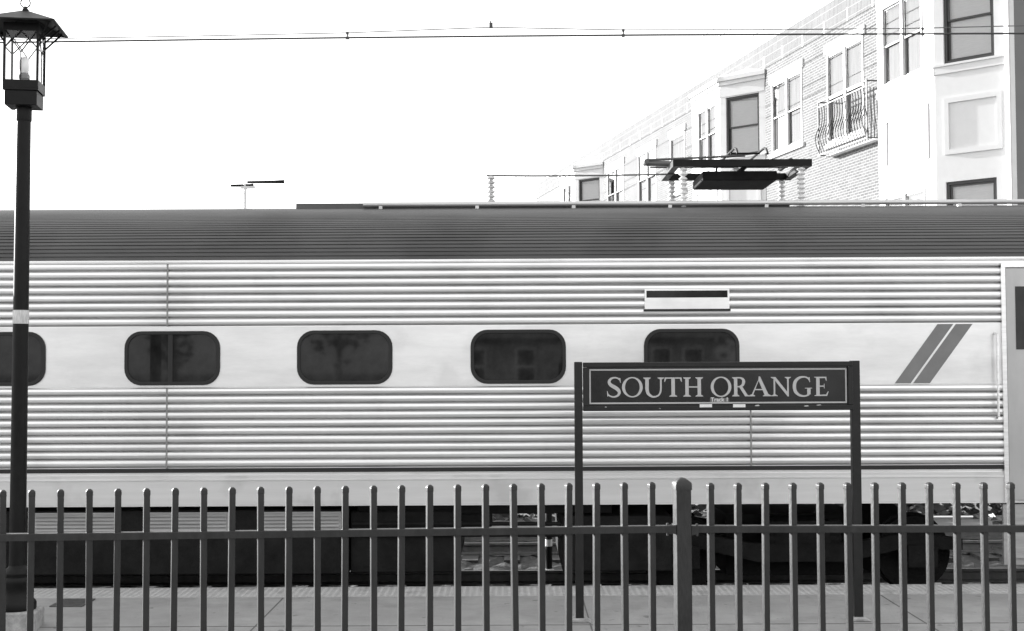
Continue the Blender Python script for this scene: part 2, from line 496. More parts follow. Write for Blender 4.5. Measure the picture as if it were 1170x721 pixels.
BAY_P = .90; CANT = R(35)
z_sill = fac(840, 182, -BAY_P * .5)[1]
z_head = fac(840, 113, -BAY_P * .5)[1]
z_low = fac(1108, 206, -BAY_P * .5)[1]
Z_G = 0.0
def bay(px0, px1, pycal, wf, wc, top):
    xa = fac(px0, pycal, -BAY_P)[0]; xb = fac(px1, pycal, -BAY_P)[0]
    run = BAY_P / math.tan(CANT)
    cd = (math.cos(CANT), math.sin(CANT))
    faces = [((xa - run, 0), (math.cos(CANT), -math.sin(CANT)), run / math.cos(CANT)),
             ((xa, -BAY_P), (1, 0), xb - xa),
             ((xb, -BAY_P), cd, run / math.cos(CANT))]
    mbw = MB()
    zt = top
    bw_ = MB()
    pieces = []
    for k, (o, d, w) in enumerate(faces):
        Fm = frame(o, d)
        m0, m1 = (wf if k == 1 else wc)
        holes = [(w * m0, w * m1, z_sill, z_head), (w * m0, w * m1, z_low - 1.62, z_low)]
        wall(mbw, Fm, 0, w, Z_G, zt, holes, .12 if k != 1 else .055)
        for h in holes:
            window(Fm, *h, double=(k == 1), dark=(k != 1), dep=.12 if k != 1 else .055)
        q = MB(); q.box(-.012, w + .012, -.028, -.001, z_sill - .20, z_sill - .05, Fm); q.box(-.014, w + .014, -.055, -.001, z_sill - .049, z_sill - .004, Fm); pieces.append(('sill_band', q))
        q = MB(); q.box(0.0, w, -.018, -.001, z_head + .03, z_head + .30, Fm); pieces.append(('frieze', q))
        q = MB(); q.box(-.03, w + .03, -.05, .0, zt - .24, zt - .121, Fm); q.box(-.06, w + .06, -.11, .0, zt - .12, zt, Fm); pieces.append(('cornice', q))
        pan = MB()
        # raised panel moulding in the spandrel
        a, b = w * .13, w * .90
        z0, z1 = z_low + .56, z_sill - .72
        tt = .10
        pan.box(a, a + tt, -.035, -.001, z0, z1, Fm); pan.box(b - tt, b, -.035, -.001, z0, z1, Fm)
        pan.box(a + tt, b - tt, -.035, -.001, z0, z0 + tt, Fm); pan.box(a + tt, b - tt, -.035, -.001, z1 - tt, z1, Fm)
        pieces.append(('panel', pan))
    bw_ = mbw.build('bay', M['white'], bld)
    for nm_, q in pieces: q.build(nm_, M['white'], bw_)
    rf = MB()
    e = .11
    A = (xa - run - .1, -.005, zt + .004); B = (xa - .05, -BAY_P - e, zt + .004); Cc = (xb + .05, -BAY_P - e, zt + .004); D = (xb + run + .1, -.005, zt + .004)
    zr = zt + .36
    P = (xa + .1, -.005, zr); Q = (xb - .1, -.005, zr)
    rf.quad(A, B, P); rf.quad(B, Cc, Q, P); rf.quad(Cc, D, Q)
    rf.quad(A, D, Q, P); rf.quad(A, D, Cc, B)
    rf.build('bay_roof', M['white'], bw_)
    return xa - run, xb + run
z_top = fac(825, 88, -BAY_P)[1]
spans = [bay(1003, 1068, 100, (.10, .82), (.13, .81), z_top),
         bay(791, 823, 150, (.22, .88), (.13, .87), z_top),
         bay(640, 657, 215, (.22, .88), (.13, .87), z_top)]
# main wall windows: (left px, right px, py used for the crossing)
wins = []
for (pa, pb, py, dbl) in ((882, 917, 120, True), (945, 987, 80, True), (766, 783, 165, False), (729, 750, 185, True), (694, 713, 205, True)):
    xa, xb = fac(pa, py)[0], fac(pb, py)[0]
    wins.append((xa, xb, z_sill - .12 if pa != 945 else z_sill - .45, fac(882, 96)[1], dbl))
mbw = MB()
segs = []
x = X_FAR
for (a, b) in sorted(spans):
    segs.append((x, a)); x = b
segs.append((x, X_NEAR))
Z_BRICK = Z_PAR - .75
for (a, b) in segs:
    wall(mbw, G0, a, b, Z_G, Z_BRICK, [w[:4] for w in wins if a < (w[0] + w[1]) / 2 < b])
for (a, b) in spans:
    wall(mbw, G0, a, b, z_top + .02, Z_BRICK, [])
mbw.box(X_FAR, X_FAR + .02, .001, DEPTH, Z_G, Z_BRICK)
mbw.quad((X_FAR, DEPTH, Z_G), (X_NEAR, DEPTH, Z_G), (X_NEAR, DEPTH, Z_BRICK), (X_FAR, DEPTH, Z_BRICK))
mbw.build('wall', M['brick'], bld)
m = MB(); m.box(X_NEAR - .02, X_NEAR, .002, DEPTH, Z_G, Z_PAR - .1)
for k in range(5): m.box(X_NEAR, X_NEAR + .012, .55 + k * .9, .60 + k * .9, Z_G, Z_PAR - .2)
m.build('end_wall', M['siding'], bld)
m = MB(); m.box(X_FAR, X_NEAR - .03, .03, DEPTH - .02, Z_BRICK - .35, Z_BRICK - .3); m.build('roof', M['roof_slate'], bld)
m = MB()
m.box(X_FAR - .01, X_NEAR + .01, -.014, .22, Z_BRICK + .003, Z_BRICK + .36)
m.box(X_FAR - .01, X_NEAR + .01, -.008, .22, Z_BRICK + .363, Z_PAR)
par = m.build('parapet', M['soldier'], bld)
m = MB(); m.box(X_FAR - .03, X_NEAR + .03, -.018, .25, Z_PAR + .002, Z_PAR + .05); m.build('coping', M['stone'], par)
xx = X_FAR + .5
while xx < X_NEAR - .3:
    m = MB(); m.box(xx, xx + .06, -.020, 0, Z_BRICK + .01, Z_BRICK + .35); m.build('pier', M['stone'], par); xx += 1.35
# fluted corner board
cbx0 = spans[0][1] + .03
m = MB(); m.box(cbx0, X_NEAR + .004, -.10, -.002, Z_G, Z_PAR - .8)
nfl = 4
for k in range(nfl):
    a = cbx0 + (X_NEAR - cbx0) * (k + .15) / nfl; b = cbx0 + (X_NEAR - cbx0) * (k + .75) / nfl
    m.box(a, b, -.125, -.101, Z_G, Z_PAR - .85)
m.build('corner_board', M['white'], bld)
for w in wins:
    window(G0, w[0], w[1], w[2], w[3], double=w[4], lintel=True, sill=True)
# iron balcony on the wall
bx0, by = fac(935, 150, -.36)[0], -.36
bx1 = fac(991, 130, -.36)[0]
bz1 = fac(936, 116, -.36)[1]; bz0 = fac(936, 178, -.36)[1]
m = MB()
m.box(bx0, bx1, by - .015, by + .015, bz1 - .03, bz1); m.box(bx0, bx1, by - .012, by + .012, bz1 - .16, bz1 - .135)
m.box(bx0, bx1, by - .012, by + .012, bz0, bz0 + .025)
for xx in (bx0, bx1 - .03):
    m.box(xx, xx + .03, by + .016, -.002, bz1 - .03, bz1); m.box(xx, xx + .03, by + .016, -.002, bz0, bz0 + .025)
    m.box(xx + .002, xx + .028, by - .013, by + .013, bz0 + .026, bz1 - .031)
rl = m.build('balcony', M['iron'], bld)
m = MB(); m.box(bx0 + .04, bx1 + .0, by + .16, -.002, bz0 - .03, bz0 - .002); m.build('balcony_ledge', M['stone'], rl)
def baluster(mm, fx):
    pts = []
    for k in range(13):
        t = k / 12
        z = bz0 + .026 + (bz1 - .165 - bz0 - .03) * t
        out = .10 * math.sin(math.pi * min(1, t / .62)) ** 1.5 if t < .62 else -.02 * math.sin(math.pi * (t - .62) / .38)
        pts.append(fx(out, z))
    mm.tube(pts, .013, 5)
nb = 19
for k in range(nb):
    xx = bx0 + .05 + (bx1 - bx0 - .1) * k / (nb - 1)
    m = MB(); baluster(m, lambda o_, z: (xx - .25 * o_, by - o_, z)); m.build('baluster', M['iron'], rl)
for k in range(3):
    yy = by + .09 + k * .09
    m = MB(); baluster(m, lambda o_, z: (bx1 - .015 + .4 * o_, yy, z)); m.build('baluster', M['iron'], rl)

# ------------------------------------------------------------------ utility wires along the building
for k, (pa, lab, off) in enumerate(((859, 'faint utility wire in the sky, farthest left of the three along the roofline', -3.0),
                                    (880, 'faint utility wire in the sky, middle one of the three along the roofline', -3.0),
                                    (921, 'faint utility wire in the sky, nearest the brick parapet of the three', -1.6))):
    x0, z0 = fac(pa, 0, off)
    m = MB()
    pts = [BM @ Vector((x0 + s_, off, z0 - .0009 * (6 - s_ ) * abs(6 - s_) * .3)) for s_ in (12, 9, 6, 3, 0, -4, -8, -13, -18, -24, -31)]
    m.tube(pts, .013, 5)
    o = tag(m.build('utility_wire', M['wire']), lab, 'wire', 'utility wires along the building')

# ------------------------------------------------------------------ train
def X(px): return at(px, 419, YT).x
def Z(py): return at(585, py, YT).z
XR = X(1292); XL = XR - 25.9
root = empty('passenger_train', ((XL + XR) / 2, YC, -.2))
tag(root, 'stainless steel commuter train car with fluted sides and dark roof at the platform', 'train')
RL = root.location
HW = YC - YT
zs_, zu, zr_ = Z(577.5), Z(541), Z(295.5)
def side_profile():
    p = [(.10, zs_), (.0, zs_ + .004), (.0, zu - .004), (.016, zu - .002), (.016, Z(534.5)), (0, Z(533.5))]
    def flutes(za, zb, n):
        q = (zb - za) / n
        for k in range(n):
            z = za + k * q
            p.extend([(.006, z), (.032, z + .0006), (.004, z + .0150), (-.001, z + .0172), (-.004, z + q * .34), (-.0055, z + q * .55),
                      (-.004, z + q * .76), (-.0005, z + q * .86), (.003, z + q * .87), (-.003, z + q * .91), (-.004, z + q * .95), (-.0005, z + q * .985)])
    flutes(Z(532.8), Z(441.5), 10)
    p.extend([(.004, Z(441)), (.004, Z(371.5))])
    flutes(Z(371), Z(299), 8)
    p.extend([(.0, Z(298.6)), (-.012, Z(298.2)), (-.012, zr_ - .004), (.02, zr_)])
    return p
sp_ = side_profile()
poly = [(YT + a, b) for a, b in sp_] + [(2 * YC - YT - a, b) for a, b in reversed(sp_)]
m = MB(); m.prism(poly, lambda a, b, h: (h, a, b), XL, XR)
m.build('body', M['steel'], root, off=RL)
# dark ribbed roof
def roof_pt(t, o=0):
    h = .70; n = 2.15
    c = abs(math.cos(t)) ** (2 / n); s = abs(math.sin(t)) ** (2 / n)
    return YT + .015 + (HW - .015) * (1 - c) - o * math.cos(t), zr_ + .002 + h * s + o * math.sin(t)
pts = []; t = .02; last = roof_pt(t); acc = 0
tt = [0.0]
N = 1400
ln = [roof_pt(math.pi / 2 * k / N) for k in range(N + 1)]
cum = [0]
for a, b in zip(ln, ln[1:]): cum.append(cum[-1] + math.hypot(b[0] - a[0], b[1] - a[1]))
def at_s(s):
    import bisect
    k = min(N, bisect.bisect_left(cum, s)); return math.pi / 2 * k / N
L = cum[-1]; pitch = .043; s = .0; half = []
while s + pitch < L * .985:
    for ds, o in ((0, 0), (.027, .003), (.029, -.014), (.040, -.014), (.042, 0)):
        half.append(roof_pt(at_s(s + ds), o))
    s += pitch
half.append(roof_pt(math.pi / 2))
poly = half + [(2 * YC - a, b) for a, b in reversed(half[:-1])]
m = MB(); m.prism(poly, lambda a, b, h: (h, a, b), XL + .002, XR - .002)
m.build('roof', M['roof'], root, off=RL)
zroof = roof_pt(math.pi / 2)[1]
# smooth window band and skirt as thin cladding set proud of the body
def flat_band(name, z0, z1, mt, pr=.003, xa=XL + .01, xb=XR - .01, base=.004):
    m = MB(); m.box(xa, xb, YT + base - pr, YT + base + .01, z0, z1); return m.build(name, mt, root, off=RL)
flat_band('window_band', Z(440.7), Z(371.8), M['band'], .004)
flat_band('skirt', zs_ + .012, zu - .008, M['skirt'], .003, base=0)
m = MB(); m.box(XL, XR, YT - .006, YT + .01, Z(538.4), Z(534.2)); m.build('belt_strip', M['gasket'], root, off=RL)
m = MB(); m.box(XL, XR, YT - .012, YT + .0, Z(547.5), Z(545.5)); m.build('skirt_moulding', M['steel'], root, off=RL)
def rrect(w, h, r, n=7):
    out = []
    for (cx, cz, a0) in ((w / 2 - r, h / 2 - r, 0), (-w / 2 + r, h / 2 - r, 90), (-w / 2 + r, -h / 2 + r, 180), (w / 2 - r, -h / 2 + r, 270)):
        for k in range(n + 1):
            a = R(a0 + 90 * k / n); out.append((cx + r * math.cos(a), cz + r * math.sin(a)))
    return out
zc = (Z(377) + Z(438)) / 2
first = None
def make_window(px, mull=False):
    x = X(px); w, h = 1.02, Z(376.8) - Z(438.6)
    o2 = Vector((x, YT, zc))
    m = MB(); m.prism(rrect(w - .05, h - .05, .16), lambda a, b, q: (a, q, b), -.006, -.002)
    g = m.build('window', M['train_glass'], root)
    g.location = o2 - RL
    m = MB(); m.ring(rrect(w, h, .18), rrect(w - .075, h - .075, .15), lambda a, b, q: (a, q, b), -.022, .002)
    m.build('gasket', M['gasket'], g, bevel=.005)
    if mull:
        m = MB(); m.box(-.045, .005, -.016, -.0065, -h / 2 + .03, h / 2 - .03); m.build('mullion', M['gasket'], g)
    return g
w0 = make_window(394)
for k in (-7, -6, -5, -4, -3, -2, 0, 1, 2):
    px = 394 + 198.2 * k + (0)
    if k == 0: continue
    c = w0.copy(); COL.objects.link(c); c.parent = root
    c.location = Vector((X(px), YT, zc)) - RL
    for ch in w0.children:
        d = ch.copy(); COL.objects.link(d); d.parent = c
make_window(197, True)
# vertical panel seams
for (px, ya, yb) in ((191, 533, 297), (857, 533, 442), (-420, 533, 297)):
    x = X(px)
    m = MB(); m.box(x - .009, x + .009, YT - .0075, YT + .004, Z(ya), Z(441.6)); m.build('panel_seam', M['seam'], root, off=RL)
    if yb < 400: m = MB(); m.box(x - .009, x + .009, YT - .0075, YT + .004, Z(371), Z(yb + 3)); m.build('panel_seam', M['seam'], root, off=RL)
# destination display above the window
m = MB(); xa, xb = X(737), X(834); m.box(xa, xb, YT - .018, YT + .002, Z(357), Z(331)); ds = m.build('destination_display', M['band'], root, off=RL, bevel=.004)
m = MB(); m.box(xa + .02, xb - .02, YT - .021, YT - .017, Z(341), Z(333)); m.build('display_glass', M['train_glass'], ds, off=RL)
m = MB(); m.box(xa - .01, xb + .01, YT - .028, YT - .001, Z(356.5), Z(354)); m.build('shade_line', M['gasket'], ds, off=RL)  # black strip in place of the shade line along the display's lower edge
# slanted livery stripes near the door
m = MB()
for (a, b) in ((1072, 1090), (1093, 1112)):
    q = [(X(a), Z(372.5)), (X(b), Z(372.5)), (X(b - 50), Z(440)), (X(a - 50), Z(440))]
    m.prism(q, lambda u, v, h: (u, h, v), YT - .004, YT - .001)
m.build('livery_stripe', M['stripe'], root, off=RL)
# end door with window and stair well
xa, xb = X(1150), X(1250)
m = MB(); m.box(xa, xb, YT - .020, YT + .02, Z(574), Z(309)); dr = m.build('door', M['door'], root, off=RL, bevel=.006)
m = MB(); m.box(xa + .10, xb - .10, YT - .025, YT - .019, Z(402), Z(330)); m.build('pane', M['train_glass'], dr, off=RL)
m = MB()
for (a, b) in ((xa - .05, xa - .004), (xb + .004, xb + .05)): m.box(a, b, YT - .026, YT, Z(576), Z(305))
m.box(xa - .05, xb + .05, YT - .03, YT, Z(308), Z(303)); m.build('door_frame', M['steel'], dr, off=RL)
m = MB(); m.tube([(xa - .12, YT - .02, Z(480)), (xa - .12, YT - .07, Z(478)), (xa - .12, YT - .07, Z(385)), (xa - .12, YT - .02, Z(383))], .014, 8); m.build('grab_rail', M['steel'], dr, off=RL, smooth=True)
m = MB(); m.box(xa - .06, xb + .06, YT + .01, YT + .05, Z(648), Z(579)); m.box(xa, xb, YT - .02, YT + .5, Z(640), Z(634)); m.box(xa, xb, YT - .01, YT + .5, Z(608), Z(604))
m.build('stair_well', M['grille'], root, off=RL)
# underframe: equipment boxes
def ubox(pxa, pxb, ya, yb, y0=.12, dep=2.4, nm='equipment_box', mt=None):
    m = MB(); m.box(X(pxa), X(pxb), YT + y0, YT + y0 + dep, Z(yb), Z(ya)); return m.build(nm, mt or M['under'], root, off=RL, bevel=.012)
b1 = ubox(-330, 396, 583, 657)
for (pa, pb) in ((38, 130), (168, 257), (300, 386), (-110, -20), (-250, -160)):
    m = MB()
    for k in range(5):
        z0 = Z(606 - k * 4.1)
        m.quad((X(pa), YT + .085, z0), (X(pb), YT + .085, z0), (X(pb), YT + .108, z0 + .030), (X(pa), YT + .108, z0 + .030))
    m.box(X(pa) - .02, X(pb) + .02, YT + .109, YT + .118, Z(608), Z(585))
    m.build('grille', M['grille'], b1, off=RL)
ubox(398, 520, 586, 657, .2)
ubox(523, 561, 590, 606, .3, .4)
ubox(642, 768, 592, 656, .16)
ubox(405, 700, 580, 590, .25, 2.2, 'floor_beam')
m = MB(); m.box(XL + .05, XR - .05, YT + .10, 2 * YC - YT - .1, zs_ + .002, zs_ + .12); m.build('underfloor', M['under'], root, off=RL)
m = MB()
for (ya, r_) in ((600, .022), (612, .03)): m.tube([(X(400), YT + .18, Z(ya)), (X(640), YT + .18, Z(ya + 1))], r_, 8)
m.build('brake_pipe', M['under'], root, off=RL, smooth=True)
m = MB(); m.tube([(X(1058), YT + .1, Z(594)), (X(1112), YT + .1, Z(594))], .016, 8); m.build('step_bar', M['steel'], root, off=RL, smooth=True)
# trucks
def truck(xc):
    m = MB()
    for s in (-1, 1):
        y = YC + s * 1.02
        prof = [(-1.75, .28), (-1.75, .40), (-1.2, .48), (-.55, .36), (.55, .36), (1.2, .48), (1.75, .40), (1.75, .28), (1.1, .30), (.5, .16), (-.5, .16), (-1.1, .30)]
        m.prism([(xc + a, b) for a, b in prof], lambda a, b, h: (a, h, b), y - .07, y + .07)
        for k in (-1, 1):
            m.box(xc + k * 1.3 - .16, xc + k * 1.3 + .16, y - .12, y + .12, .10, .34)
            m.lathe([(.085, .36), (.1, .40), (.085, .44), (.1, .48), (.085, .52), (.1, .56), (.085, .60)], 12, (xc + k * .35, y))
    m.box(xc - .3, xc + .3, YC - 1.1, YC + 1.1, .36, .60); m.box(xc - .75, xc + .75, YC - .5, YC + .5, -.08, .62)
    fr = m.build('truck', M['under'], root, off=RL)
    for k in (-1, 1):
        m = MB()
        xw = xc + k * 1.3; zw = .21
        for s in (-1, 1):
            y = YC + s * .72
            for (r_, ya, yb) in ((.41, y - .06, y + .06), (.44, y - s * .06 - .014, y - s * .06 + .014), (.16, y - .1, y + .1)):
                n = 28
                poly = [(r_ * math.cos(2 * math.pi * q / n), r_ * math.sin(2 * math.pi * q / n)) for q in range(n)]
                m.prism(poly, lambda a, b, h: (xw + a, h, zw + b), ya, yb)
        m.tube([(xw, YC - .8, zw), (xw, YC + .8, zw)], .075, 12)
        m.build('wheelset', M['under'], fr, off=RL)
truck(X(925)); truck(XL + (XR - X(925)))
# roof equipment
def RT(px, py, Y): return at(px, py, Y)
m = MB()
xa, xb = RT(-420, 240, 15.1).x, RT(178, 240, 15.1).x
zt_ = RT(585, 239, 15.1).z; zb_ = zroof - .12
m.prism([(xa, zb_), (xa, zt_), (xb - .32, zt_), (xb, zb_ + .03), (xb, zb_)], lambda a, b, h: (a, h, b), 15.0, 2 * YC - 15.0)
m.build('air_conditioner', M['roof'], root, off=RL, bevel=.02)
m = MB()
xa, xb = RT(340, 242, 15.1).x, RT(900, 242, 15.1).x
m.box(xa, xb, 14.98, 2 * YC - 14.98, zb_, zroof + .02); m.build('roof_walkway', M['roof'], root, off=RL, bevel=.01)
m = MB(); pa, pb = RT(415, 233.5, 14.92), RT(1290, 231.5, 14.92)
zc2 = RT(585, 233, 14.92).z
m.tube([(pa.x, 14.92, zc2), (XR - .1, 14.92, zc2)], .028, 10); cd_ = m.build('roof_conduit', M['roof_light'], root, off=RL, smooth=True)
for k in range(8):
    x_ = pa.x + .2 + k * 1.1
    m = MB(); m.box(x_ - .02, x_ + .02, 14.90, 14.94, zc2 - .15, zc2 - .02); m.build('bracket', M['roof_light'], cd_, off=RL)
# roof bus bar on insulators
def insulator(m, x, y, z0, z1):
    n = max(2, int((z1 - z0) / .05)); pr = []
    for k in range(n):
        a = z0 + (z1 - z0) * k / n; q = (z1 - z0) / n
        pr += [(.022, a), (.05, a + q * .35), (.05, a + q * .5), (.022, a + q * .9)]
    m.lathe(pr, 12, (x, y))
m = MB()
bp_ = [RT(556, 200.5, YC), RT(610, 201, YC), RT(690, 200.5, YC), RT(770, 199, YC)]
m.tube(bp_, .010, 8); bb = m.build('bus_bar', M['wire_thin'], root, off=RL, smooth=True)
m = MB(); insulator(m, bp_[0].x + .05, YC, zroof - .02, bp_[0].z); m.build('insulator', M['roof_light'], bb, off=RL, smooth=True)
q0, q1 = RT(280, 214, YC), RT(296, 210, YC)
m = MB(); m.tube([(q0.x, YC, zroof - .02), (q0.x, YC, q1.z)], .020, 8); m.box(q0.x - .09, q0.x + .09, YC - .05, YC + .05, zroof - .02, zroof + .03); m.box(q0.x - .05, q0.x + .12, YC - .02, YC + .02, q0.z - .015, q0.z + .012); hm = m.build('horn', M['roof_light'], root, off=RL)
for (q, a, b) in ((q0, -.17, .10), (q1, -.14, .30)):
    m = MB(); m.tube([(q.x + a, YC, q.z + .02), (q.x + b * .6, YC, q.z + .022), (q.x + b, YC, q.z + .024)], .014, 10, .022); m.build('trumpet', M['pole'], hm, off=RL, smooth=True)
# pantograph: insulators, base frame, drive box, two-piece arm, collector head
pl, pr_ = RT(762, 196, YC), RT(915, 196, YC)
zf = pl.z
m = MB()
for yy in (YC - .55, YC + .55): m.box(pl.x, pr_.x, yy - .04, yy + .04, zf - .03, zf + .05)
for xx in (pl.x, (pl.x + pr_.x) / 2, pr_.x - .08): m.box(xx, xx + .08, YC - .51, YC + .51, zf - .028, zf + .045)
pf = m.build('pantograph', M['pole'], root, off=RL)
for xx in (pl.x + .12, pr_.x - .12):
    for yy in (YC - .55, YC + .55):
        m = MB(); insulator(m, xx, yy, zroof - .06, zf - .03); m.build('insulator', M['insul'], pf, off=RL, smooth=True)
q0, q1 = RT(797, 212, YC), RT(880, 201, YC)
m = MB(); m.box(q0.x, q1.x, YC - .42, YC + .42, q0.z, q1.z); m.build('drive_box', M['under'], pf, off=RL, bevel=.015)
piv = Vector((pr_.x - .18, YC, zf + .075)); knee = RT(738, 191.5, YC); knee.z = zf + .09; hd = RT(846, 187, YC)
m = MB(); m.tube([piv, knee], .030, 10, .024); m.tube([piv + Vector((.05, .12, -.01)), knee + Vector((.06, .12, -.02))], .012, 6)
m.tube([piv + Vector((0, -.3, 0)), piv + Vector((0, .3, 0))], .035, 10); m.build('lower_arm', M['roof'], pf, off=RL, smooth=True)
m = MB()
for s in (-1, 1): m.tube([knee + Vector((0, s * .05, .04)), Vector((hd.x, YC + s * .32, zf + .135))], .014, 8)
m.tube([knee + Vector((0, -.1, .02)), knee + Vector((0, .1, .02))], .03, 10); m.build('upper_arm', M['roof'], pf, off=RL, smooth=True)
m = MB(); zc3 = zf + .18
for dx in (-.17, .17):
    pts = [(hd.x + dx, YC + y, zc3 - d) for y, d in ((-.80, .10), (-.72, .035), (-.6, .004), (0, 0), (.6, .004), (.72, .035), (.80, .10))]
    m.tube(pts, .014, 8)
for y in (-.32, .32): m.tube([(hd.x - .17, YC + y, zc3 - .02), (hd.x + .17, YC + y, zc3 - .02)], .012, 8)
m.build('collector_head', M['pole'], pf, off=RL, smooth=True)

# ------------------------------------------------------------------ overhead wire
ow = empty('overhead_wire', (0, YC, 0))
tag(ow, 'pair of thin overhead wires joined by droppers running above the train roof', 'overhead wire')
def WP(px, py): return at(px, py, YC) - Vector((0, YC, 0))
cw = [(-900, 57), (-300, 51.5), (0, 48.7), (180, 46), (385, 43.2), (585, 41.2), (760, 39.8), (960, 39), (1170, 38.2), (1500, 37.5), (2100, 38)]
m = MB(); m.tube([WP(*q) for q in cw], .0108, 8); m.build('contact_wire', M['wire'], ow, smooth=True)
mw = [(-900, 50), (-300, 47), (0, 45.2), (75, 43.8), (230, 41), (397, 37.5), (561, 31.2), (712, 34.2), (860, 34), (1040, 32.5), (1170, 29.3), (1500, 20), (2100, 10)]
m = MB(); m.tube([WP(*q) for q in mw], .006, 6); m.build('messenger_wire', M['wire_thin'], ow, smooth=True)
for (a, b, c) in ((397, 37, 43.4), (712, 33.8, 40.6), (1054, 32, 39)):
    m = MB(); m.tube([WP(a, b), WP(a, c)], .010, 6)
    t_, u_ = WP(a, b + 1), WP(a, c)
    m.box(t_.x - .015, t_.x + .015, -.015, .015, t_.z - .015, t_.z + .015); m.box(u_.x - .018, u_.x + .018, -.018, .018, u_.z - .015, u_.z + .015)
    m.build('dropper', M['wire'], ow)
m = MB(); t_ = WP(561, 30); m.box(t_.x - .02, t_.x + .02, -.02, .02, t_.z - .02, t_.z + .04); m.tube([t_, t_ + Vector((-.01, 0, .07))], .008, 6); m.build('clip', M['wire'], ow)

# ------------------------------------------------------------------ station name sign
YS = 12.0
sg = empty('station_sign', (at(820, 708, YS).x, YS, 0), 0)
tag(sg, 'black station name sign with pale serif lettering reading SOUTH ORANGE on two posts', 'station sign')
SL = sg.location
def SP(px, py): q = at(px, py, YS); return q.x, q.z
FN = lambda a, b, h: (a, h, b)
xl, xr = SP(657, 440)[0], SP(983.5, 440)[0]
ztop, zbot = SP(820, 413.5)[1], SP(820, 469)[1]
for (a, b) in ((657, 666), (973.5, 983.5)):
    m = MB(); xa, xb = SP(a, 560)[0], SP(b, 560)[0]
    m.box(xa, xb, YS - .035, YS + .04, .0, ztop + .006)
    ps = m.build('post', M['sign_frame'], sg, off=SL, bevel=.006)
    m = MB(); xc = (xa + xb) / 2; m.prism([(xc - .11, 0), (xc + .11, 0), (xc + .055, .035), (xc - .055, .035)], lambda a_, b_, h: (a_, h, b_), YS - .09, YS + .09)
    m.build('footing', M['concrete_old'], ps, off=SL, bevel=.012)
ia, ib = SP(666.3, 440)[0], SP(973.2, 440)[0]
m = MB()
fw = .045
m.box(ia, ib, YS - .05, YS + .05, ztop - fw, ztop); m.box(ia, ib, YS - .05, YS + .05, zbot, zbot + fw)
m.box(ia, ia + fw, YS - .05, YS + .05, zbot + fw + .001, ztop - fw - .001); m.box(ib - fw, ib, YS - .05, YS + .05, zbot + fw + .001, ztop - fw - .001)
m.build('frame', M['sign_frame'], sg, off=SL, bevel=.006)
m = MB(); m.box(ia + fw - .01, ib - fw + .01, YS - .022, YS + .022, zbot + fw - .01, ztop - fw + .01)
panel = m.build('sign_panel', M['sign_face'], sg, off=SL)
ys_ = YS - .0225
m = MB(); (a, z1), (b, z0) = SP(673, 421.5), SP(967, 461.3)
z1 = SP(820, 421.2)[1]; z0 = SP(820, 461)[1]
lw = .0135
for (x0, x1, c, d) in ((a, b, z1 - lw, z1), (a, b, z0, z0 + lw), (a, a + lw, z0 + lw, z1 - lw), (b - lw, b, z0 + lw, z1 - lw)):
    m.box(x0, x1, ys_ - .0025, ys_, c, d)
m.build('border', M['letter'], panel, off=SL)
# serif capitals drawn as stacked thin strokes; units: 22 = cap height
class Glyph:
    def __init__(s): s.p = []; s.r = []
    def poly(s, *pts): s.p.append(list(pts)); return s
    def stroke(s, pts, sub=6):
        P = [Vector((a, b)) for a, b, w in pts]; Wd = [w for a, b, w in pts]; n = len(P)
        c = []
        for k in range(n - 1):
            p0, p1, p2, p3 = P[max(k - 1, 0)], P[k], P[k + 1], P[min(k + 2, n - 1)]
            for j in range(sub + (k == n - 2)):
                t = j / sub
                q = .5 * ((2 * p1) + (p2 - p0) * t + (2 * p0 - 5 * p1 + 4 * p2 - p3) * t * t + (3 * p1 - p0 - 3 * p2 + p3) * t ** 3)
                c.append((q, Wd[k] + (Wd[k + 1] - Wd[k]) * t))
        Lf, Rt = [], []
        for k, (q, w) in enumerate(c):
            d = (c[min(k + 1, len(c) - 1)][0] - c[max(k - 1, 0)][0]).normalized(); nn = Vector((-d.y, d.x))
            Lf.append(tuple(q + nn * w / 2)); Rt.append(tuple(q - nn * w / 2))
        s.p.append(Lf + Rt[::-1]); return s
    def stem(s, x, w=4.0, y0=0, y1=22, top=None, bot=None):
        s.poly((x - w / 2, y0), (x + w / 2, y0), (x + w / 2, y1), (x - w / 2, y1))
        if bot: s.serif(x, w, bot[0], bot[1], 0, 1)
        if top: s.serif(x, w, top[0], top[1], 22, -1)
        return s
    def serif(s, x, w, xa, xb, y, d):
        s.poly((xa, y), (xb, y), (xb, y + d * .7), (x + w / 2, y + d * 2.2), (x - w / 2, y + d * 2.2), (xa, y + d * .7)); return s
def ell(cx, cy, rx, ry, n=40): return [(cx + rx * math.cos(2 * math.pi * k / n), cy + ry * math.sin(2 * math.pi * k / n)) for k in range(n)]
def gS():
    return Glyph().stroke([(14.7, 19, 1.2), (12.5, 21.2, 1.6), (8.8, 22.0, 1.7), (4.6, 20.6, 2.5), (2.7, 17, 3.2), (4.6, 13.6, 3.8), (8.6, 11.2, 4.2), (12.4, 8.3, 4), (14, 4.8, 3.2), (12.0, 1.4, 2.3), (7.6, .0, 1.7), (3.2, 1.2, 1.6), (1.4, 3.2, 1.4)]).poly((13.9, 21.6), (15.1, 21.6), (15.6, 16.2), (14.9, 16.2)).poly((.1, 6.6), (.9, 6.6), (2.2, 1.2), (.7, .4))
def gO():
    g = Glyph(); g.r.append((ell(11.8, 11, 11.8, 11.7), ell(11.8, 11, 8.4, 10.3))); return g
